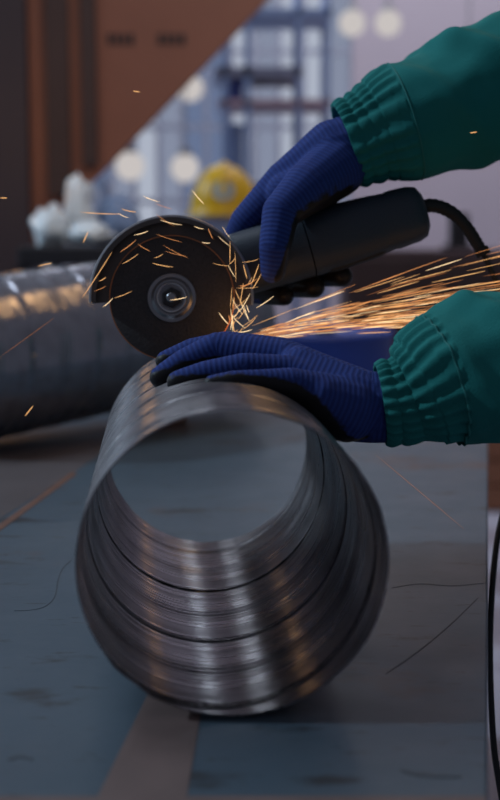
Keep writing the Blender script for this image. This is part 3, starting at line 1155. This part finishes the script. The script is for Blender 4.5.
gant = thing('steel_frame', 'tall brown painted steel frame with a slanting haunch at upper left', 'steel frame', (G(30, 0).x, gp.y, FLOOR))
gi = Vector((G(30, 0).x, gp.y, FLOOR))
xs = lambda p_: G(p_, 200).x - gi.x
zt = 2.1 - FLOOR
zz = lambda p_: G(30, p_).z - FLOOR
bm = bmesh.new()
slope_pts = [(xs(28), 0, zz(246)), (xs(300), 0, zz(-32)), (xs(28), 0, zz(-32))]
prism(bm, slope_pts, (0, 0.05, 0))
obj('haunch_plate', bm, M['brown'], gant, smooth=False)
obj('column', BX(xs(-90), xs(29), -0.05, 0.25, 0, zz(-220)), M['column'], gant, smooth=False)
obj('stiffener', BX(xs(48), xs(70), -0.03, 0.0, zz(195), zz(-31)), M['darkbrown'], gant, smooth=False)
obj('stiffener', BX(xs(83), xs(97), -0.03, 0.0, zz(165), zz(-31)), M['darkbrown'], gant, smooth=False)
for a, b_ in ((108, 137), (158, 188)):
    bm = bmesh.new()
    for i in range(4):
        x0 = xs(a + (b_ - a) * i / 4)
        x1 = xs(a + (b_ - a) * (i + 0.7) / 4)
        box(bm, x0, x1, -0.004, 0.0, zz(46), zz(35))
    tag(obj('stencil_mark', bm, M['stencil'], gant, smooth=False), 'dark stencilled mark')

# pendant lamps, seen as pale discs
for (a, b_, d, lab) in ((190, 88, 7.6, 'small round lamp shining at the edge of the slanting haunch'),
                        (130, 166, 7.0, 'leftmost round lamp glowing low beside the slanting haunch'),
                        (185, 168, 7.2, 'round lamp glowing low just left above the yellow hard hat'),
                        (352, 23, 7.8, 'left one of two round lamps high above the upper sleeve'),
                        (388, 23, 7.8, 'right one of two round lamps high above the upper sleeve')):
    c = P(a, b_, d)
    lp = thing('pendant_lamp', lab, 'lamp', c, None, 'round hanging lamps in the hall')
    r = 0.078
    obj('globe', lathe(bmesh.new(), [(r * math.sin(PI * i / 12), -r * math.cos(PI * i / 12)) for i in range(13)], 24, 'Z', close=False), M['lampglow'], lp)
    obj('lamp_cap', lathe(bmesh.new(), [(0, r * 0.8), (0.035, r * 0.8), (0.03, r + 0.03), (0, r + 0.035)], 20, 'Z'), M['lampbody'], lp)
    obj('rod', tube(bmesh.new(), [(0, 0, r + 0.02), (0, 0, 4.0 - c.z)], 0.006, 6), M['lampbody'], lp)

# storage rack before the window
d = 6.4
rk = P(268, 100, d)
rack = thing('storage_rack', 'tall blue storage rack standing before the bright window', 'rack', (rk.x, rk.y, FLOOR))
rx = lambda p_: P(p_, 100, d).x - rk.x
rz = lambda p_: P(250, p_, d).z - FLOOR
for a, b_ in ((222, 228), (244, 251), (296, 301), (326, 330)):
    for yy in (0, 0.5):
        obj('upright', BX(rx(a), rx(b_), yy, yy + 0.04, 0, rz(-120)), M['rackblue'], rack, smooth=False)
obj('shelf', BX(rx(214), rx(302), 0.0, 0.5, rz(77), rz(67)), M['rackdark'], rack, smooth=False)
tag(obj('shelf', BX(rx(218), rx(332), 0.0, 0.5, rz(105), rz(99)), M['pinkbeam'], rack, smooth=False), 'pinkish shelf beam')
obj('shelf', BX(rx(220), rx(332), 0.0, 0.5, rz(190), rz(182)), M['rackdark'], rack, smooth=False)
obj('shelf', BX(rx(220), rx(332), 0.0, 0.5, rz(16), rz(10)), M['rackblue'], rack, smooth=False)
cx0 = P(236, 100, d)
tag(obj('crate', BX(rx(229) + rk.x, rx(243) + rk.x, rk.y + 0.06, rk.y + 0.42, P(250, 98.5, d).z, P(250, 79, d).z), M['bluebin'], smooth=False, bevel=0.005),
    'narrow blue crate on the pinkish shelf of the storage rack', 'crate')
tag(obj('box', BX(rx(229) + rk.x, rx(243) + rk.x, rk.y + 0.06, rk.y + 0.42, P(250, 181.5, d).z, P(250, 122, d).z), M['rackblue'], smooth=False, bevel=0.005),
    'tall slate blue box on the low shelf of the storage rack', 'box')

# yellow hard hat on a narrow cabinet
d = 5.0
hc = P(222, 216, d)
cab = thing('cabinet', 'narrow slate cabinet under the yellow hard hat', 'cabinet', (hc.x, hc.y, FLOOR))
obj('cabinet_body', BX(-0.10, 0.10, -0.13, 0.15, 0, hc.z - FLOOR - 0.004), M['rackdark'], cab, smooth=False, bevel=0.006)
dr_ = obj('door', BX(-0.09, 0.09, -0.145, -0.13, 0.05, hc.z - FLOOR - 0.03), M['rackblue'], cab, smooth=False, bevel=0.004)
obj('handle', BX(0.06, 0.07, -0.165, -0.145, 0.7, 0.85), M['lampbody'], dr_, smooth=False)
hat = thing('hard_hat', 'yellow hard hat with pale blue badge behind the grinder guard', 'hard hat', (hc.x + 0.008, hc.y, hc.z))
hat.scale = (1.08, 1.08, 1.08)
bm = bmesh.new()
pr = [(0.118 * math.cos(PI / 2 * i / 12), 0.022 + 0.158 * math.sin(PI / 2 * i / 12)) for i in range(13)]
pr_in = [(max(0, r_ - 0.004), h_ - 0.004) for r_, h_ in pr[::-1]]
lathe(bm, pr + pr_in, 40, 'Z')
shell_ = obj('shell', bm, M['yellow'], hat)
obj('ridge', tube(bmesh.new(), [(0, 0.121 * math.cos(a), 0.022 + 0.160 * math.sin(a)) for a in [0.3 + i * (PI - 0.6) / 20 for i in range(21)]], 0.010, 8), M['yellow'], shell_)
obj('brim', lathe(bmesh.new(), [(0.112, 0.022), (0.128, 0.0), (0.132, 0.0), (0.132, 0.005), (0.116, 0.028)], 40, 'Z'), M['yellow'], hat)
bm = bmesh.new()
n_ = 20
def hatpt(a, b_):
    lon = -PI / 2 + a
    return Vector((0.121 * math.cos(b_) * math.cos(lon), 0.121 * math.cos(b_) * math.sin(lon), 0.022 + 0.161 * math.sin(b_)))
vs0 = [bm.verts.new(hatpt(0.34 * math.cos(2 * PI * k / n_), 0.42 + 0.24 * math.sin(2 * PI * k / n_))) for k in range(n_)]
vs1 = [bm.verts.new(v_.co * 1.015) for v_ in vs0]
bm.faces.new(vs1)
for k in range(n_):
    bm.faces.new((vs0[k], vs0[(k + 1) % n_], vs1[(k + 1) % n_], vs1[k]))
bm.faces.new(vs0[::-1])
tag(obj('badge', bm, M['badge'], hat), 'pale blue oval badge')

# white wrapped bundles on a black cart, left
d = 3.6
cp = P(88, 250, d)
cart = thing('cart', 'low black cart carrying film wrapped bundles behind the far duct', 'cart', (cp.x, cp.y, FLOOR))
topz = P(88, 246, d).z - FLOOR
obj('cart_top', BX(-0.17, 0.16, -0.14, 0.45, topz - 0.05, topz), M['black'], cart, smooth=False, bevel=0.006)
for sx in (-0.15, 0.14):
    for sy in (-0.12, 0.43):
        obj('leg', BX(sx - 0.015, sx + 0.015, sy - 0.015, sy + 0.015, 0, topz - 0.05), M['black'], cart, smooth=False)


def bundle(pa, pb, w_, h_, m_, lab, dy, seed):
    c = P(pa, pb, d)
    bm = bmesh.new()
    bmesh.ops.create_icosphere(bm, subdivisions=4, radius=1)
    for v_ in bm.verts:
        k = 1 + 0.5 * noise.noise(v_.co * 2.1 + Vector((seed, 0, 0))) + 0.08 * noise.noise(v_.co * 6 + Vector((seed, 1, 0)))
        v_.co = Vector((v_.co.x * w_ * k, v_.co.y * 0.06, max(v_.co.z * k, -0.9) * h_)) * 1.0
    o = obj('bundle', bm, m_)
    o.location = (c.x, c.y + dy, c.z)
    tag(o, lab, 'bundle', 'film wrapped bundles on the cart')


bundle(51, 228, 0.046, 0.055, M['white'], 'pale blue wrapped bundle at the left end of the cart', 0.0, 1)
bundle(73, 214, 0.045, 0.092, M['white'], 'tall whitish wrapped bundle standing mid cart', 0.12, 2)
bundle(85, 214, 0.035, 0.10, M['bluefilm'], 'dark grey wrapped lump rising behind the tall bundle', 0.33, 3)
bundle(114, 222, 0.05, 0.07, M['bluefilm'], 'blue wrapped bundle on the right of the cart', 0.14, 4)
bundle(92, 234, 0.055, 0.03, M['white'], 'low white wrapped bundle at the front of the cart', -0.04, 5)

# blue drum and brown stack between the arms
d = 3.9
bp_ = P(325, 330, d)
drum = thing('drum', 'blue steel drum standing behind the sparks, above the lower glove', 'drum', (bp_.x, bp_.y, FLOOR))
hz_ = bp_.z - FLOOR
obj('drum_shell', lathe(bmesh.new(), [(0, 0), (0.20, 0), (0.205, 0.01), (0.20, 0.02), (0.2, hz_ * 0.34), (0.207, hz_ * 0.35), (0.2, hz_ * 0.36), (0.2, hz_ * 0.66), (0.207, hz_ * 0.67), (0.2, hz_ * 0.68), (0.2, hz_ - 0.02), (0.206, hz_ - 0.01), (0.2, hz_), (0.19, hz_ - 0.01), (0, hz_ - 0.01)], 40, 'Z', close=False), M['bluebin'], drum)
obj('bung', lathe(bmesh.new(), [(0, hz_ - 0.01), (0.03, hz_ - 0.01), (0.03, hz_ + 0.005), (0, hz_ + 0.005)], 16, 'Z'), M['black'], drum)

d = 6.1
sp_ = P(410, 250, d)
shv = thing('low_cupboard', 'long umber cupboard along the hall behind the sparks', 'cupboard', (sp_.x, sp_.y, FLOOR))
obj('cupboard_body', BX(-0.30, 0.75, 0, 0.4, 0, sp_.z - FLOOR), M['umber'], shv, smooth=False, bevel=0.01)
for i in range(3):
    dd_ = obj('door', BX(-0.28 + i * 0.34, 0.05 + i * 0.34, -0.02, 0, 0.05, sp_.z - FLOOR - 0.04), M['darkbrown'], shv, smooth=False, bevel=0.005)
    obj('handle', BX(0.0 + i * 0.34, 0.015 + i * 0.34, -0.04, -0.02, 0.75, 0.9), M['lampbody'], dd_, smooth=False)
pt_ = P(492, 252, 5.2)
post = thing('machine_post', 'dark machine post at the right edge behind the grinder cord', 'post', (pt_.x + 0.02, pt_.y + 0.35, pt_.z + 0.0))
post.location = (pt_.x + 0.03, sp_.y + 0.2, sp_.z + 0.001)
obj('column', BX(-0.035, 0.055, -0.04, 0.04, 0, 0.17), M['black'], post, smooth=False, bevel=0.008)
obj('base', BX(-0.06, 0.08, -0.07, 0.07, 0, 0.02), M['black'], post, smooth=False, bevel=0.004)
# wooden crate beyond the bench, right edge
wp = PZ(496, 512, FLOOR)
cr_ = thing('wooden_crate', 'orange brown wooden crate on the floor past the bench edge', 'crate', (wp.x + 0.2, wp.y + 0.2, FLOOR))
for i in range(3):
    obj('board', BX(-0.25, 0.25, -0.2, -0.18, 0.01 + i * 0.11, 0.11 + i * 0.11), M['timber'], cr_, smooth=False, bevel=0.003)
obj('crate_body', BX(-0.25, 0.25, -0.18, 0.2, 0, 0.34), M['timber'], cr_, smooth=False)

# warm lamps of the hall
def strip_lamp(name, lab, a, b, r, glow):
    a, b = Vector(a), Vector(b)
    lp = thing(name, lab, 'lamp', a, None, 'warm strip lamps')
    t = (b - a)
    u = t.normalized()
    obj('lamp_tube', tube(bmesh.new(), [(0, 0, 0), t * 0.5, t], r, 14), M[glow], lp)
    for p_ in (Vector((0, 0, 0)) - u * 0.02, t - u * 0.005):
        obj('end_cap', tube(bmesh.new(), [p_, p_ + u * 0.025], r * 1.25, 14), M['lampbody'], lp)
    for f_ in ((0.2, 0.8) if abs(u.z) < 0.5 else (1.0,)):
        p_ = t * f_
        obj('hanger', tube(bmesh.new(), [p_ + Vector((0, 0, r if f_ < 1 else 0.01)), Vector((p_.x, p_.y, 4.1 - a.z))], 0.005, 6), M['lampbody'], lp)
    return lp


strip_lamp('strip_lamp', 'warm strip lamp hanging over the far duct', (0.72, 1.72, 1.62), (0.27, 2.85, 1.62), 0.03, 'stripglow')
strip_lamp('strip_lamp', 'upright warm lamp hanging far back, right of the window', (1.13, 7.0, 0.72), (1.13, 7.0, 1.02), 0.06, 'warmglow')
strip_lamp('strip_lamp', 'upright warm lamp hanging left of the brown frame', (-0.82, 3.7, 0.50), (-0.82, 3.7, 0.74), 0.04, 'warmglow')

# ------------------------------------------------------------------ sparks
SO = P(243, 337, GD - 0.004)
light('spark_light', 'POINT', P(258, 330, GD - 0.03), 0.035, (1.0, 0.45, 0.14), size=0.02)


def streak(bm, a, b, r, sag=0.0, n=5):
    a, b = Vector(a), Vector(b)
    pts = [a.lerp(b, i / (n - 1)) + Vector((0, 0, -sag * ((i / (n - 1)) - 0) * (1 - i / (n - 1)) * 4)) for i in range(n)]
    tube(bm, pts, [r * 0.25] + [r] * (n - 2) + [r * 0.35], 5)


def spark(a, b, r, m_, lab, group, sag=0.0):
    mid = (Vector(a) + Vector(b)) / 2
    bm = bmesh.new()
    streak(bm, Vector(a) - mid, Vector(b) - mid, r, sag)
    o = obj('spark', bm, m_)
    o.location = mid
    return tag(o, lab, 'spark', group)


def stream_dir():
    """direction of a spark of the jet: mostly in the disc's plane, a few degrees of spread"""
    if random.random() < 0.8:
        e = math.radians(random.gauss(10.2, 3.7))
    else:
        e = math.radians(random.uniform(7, 24))
    e = min(max(e, math.radians(6.0)), math.radians(25))
    y = math.radians(random.gauss(2.5, 3.0))
    return Vector((math.cos(e) * math.cos(y), math.cos(e) * math.sin(y), math.sin(e)))


def jet(dist, length, r):
    dv = stream_dir()
    st = SO + Vector((random.uniform(-0.004, 0.008), random.uniform(-0.003, 0.006), random.uniform(-0.006, 0.006)))
    drop = Vector((0, 0, -0.25 * dist * dist))
    a = st + dv * dist + drop
    d2 = dist + length
    b = st + dv * d2 + Vector((0, 0, -0.25 * d2 * d2))
    return a, b, r


NJ = 215
for i in range(NJ):
    u_ = random.random()
    dist = 0.01 + 0.27 * u_ ** 0.9
    ln = random.uniform(0.018, 0.075) * (0.6 + dist * 2)
    a, b, r = jet(dist, ln, random.choice((0.00020, 0.00026, 0.00034)))
    spark(a, b, r, random.choices(SPK, (4, 4, 2.5, 1))[0], 'thin glowing spark streak in the dense jet flying right from the disc', 'sparks in the dense jet')
bm = bmesh.new()
for i in range(170):
    dist = 0.004 + 0.30 * random.random() ** 1.2
    a, b, r = jet(dist, random.uniform(0.02, 0.08), random.uniform(0.00016, 0.00028))
    streak(bm, a, b, r)
tag(obj('spark_spray', bm, SPK[2]), 'fine orange spray of countless sparks streaming right of the disc', 'sparks', None, 'stuff')

# sparks bouncing over guard and disc (frame positions, just before the disc)
GD1 = GD - 0.03
ST = [(80, 212, 120, 214), (118, 213, 129, 218), (122, 209, 136, 212), (143, 196, 160, 202), (155, 203, 172, 209), (192, 190, 204, 204), (94, 291, 106, 286),
      (82, 298, 112, 252), (99, 281, 106, 277), (122, 264, 138, 254), (156, 214, 174, 226), (160, 220, 182, 225), (194, 226, 204, 229), (202, 242, 210, 243),
      (208, 228, 213, 239), (218, 236, 230, 246), (163, 245, 188, 258), (165, 251, 186, 256), (154, 258, 163, 254), (152, 263, 173, 267), (156, 234, 182, 242),
      (134, 235, 148, 231), (138, 244, 150, 251), (212, 263, 230, 266), (235, 252, 236, 282), (236, 288, 258, 287), (251, 285, 259, 264), (256, 308, 274, 296),
      (170, 300, 187, 297), (114, 298, 132, 291), (103, 307, 113, 298), (120, 252, 136, 240), (222, 226, 230, 238)]
big = {(82, 298, 112, 252): 'long amber spark streak slanting down left of the guard', (80, 212, 120, 214): 'long level spark streak left above the guard',
       (192, 190, 204, 204): 'short spark streak crossing under the yellow hard hat', (170, 300, 187, 297): 'pale spark streak across the hub of the disc',
       (251, 285, 259, 264): 'upright spark streak in front of the housing beside the guard', (256, 308, 274, 296): 'rising spark streak between the guard and lower fingertips'}
for s_ in ST:
    a = P(s_[0], s_[1], GD1 + random.uniform(-0.01, 0.004))
    b = P(s_[2], s_[3], GD1 + random.uniform(-0.01, 0.004))
    if s_ in big:
        spark(a, b, 0.0003, SPK[random.choice((0, 1))], big[s_], None, 0.0006)
    else:
        spark(a, b, random.choice((0.00018, 0.00024, 0.0003)), SPK[random.choice((0, 1, 2))], 'short glowing spark streak flying in front of the disc and its guard', 'stray sparks round the disc', 0.0006)
for i in range(38):
    a_ = random.uniform(-35, 35)
    rr0 = random.uniform(63, 84)
    x0 = 172 + rr0 * math.cos(math.radians(a_)) + random.uniform(-3, 3)
    y0 = 298 - rr0 * math.sin(math.radians(a_)) + random.uniform(-3, 3)
    if random.random() < 0.55:
        x0 = random.uniform(228, 252)
        y0 = random.uniform(305, 335)
    th = random.gauss(100, 28) if random.random() < 0.6 else random.uniform(10, 60)
    l_ = random.uniform(7, 22)
    a = P(x0, y0, GD1 + random.uniform(-0.006, 0.004))
    b = P(x0 + l_ * math.cos(math.radians(th)), y0 - l_ * math.sin(math.radians(th)), GD1 + random.uniform(-0.006, 0.004))
    spark(a, b, random.choice((0.0002, 0.00027, 0.00034)), SPK[random.choice((0, 1, 1, 2))], 'short glowing spark streak crackling up the right side of the guard', 'sparks up the right of the guard', 0.0008)
for s_, dd_, lab in (((0, 198, 7, 198), 1.2, 'tiny spark at the left edge against the grey column'), ((133, 91, 140, 92), 1.2, 'tiny orange spark before the brown haunch'),
                     ((25, 416, 33, 406), 1.2, 'short spark streak before the low left of the far duct'), ((0, 357, 54, 318), 1.2, 'faint long spark streak before the far duct at left'),
                     ((38, 266, 52, 263), 1.2, 'small spark streak above the top of the far duct'), ((376, 455, 464, 529), 1.1, 'faint long spark streak falling over the bench right of the duct'),
                     ((470, 133, 477, 132), 1.17, 'tiny spark in front of the upper green sleeve'), ((83, 243, 88, 232), 1.2, 'short upright spark streak left of the guard lip')):
    a = P(s_[0], s_[1], dd_)
    b = P(s_[2], s_[3], dd_ + 0.005)
    faint = 'faint' in lab
    spark(a, b, 0.0002 if faint else 0.0004, SPK[3] if faint else SPK[1], lab, None)
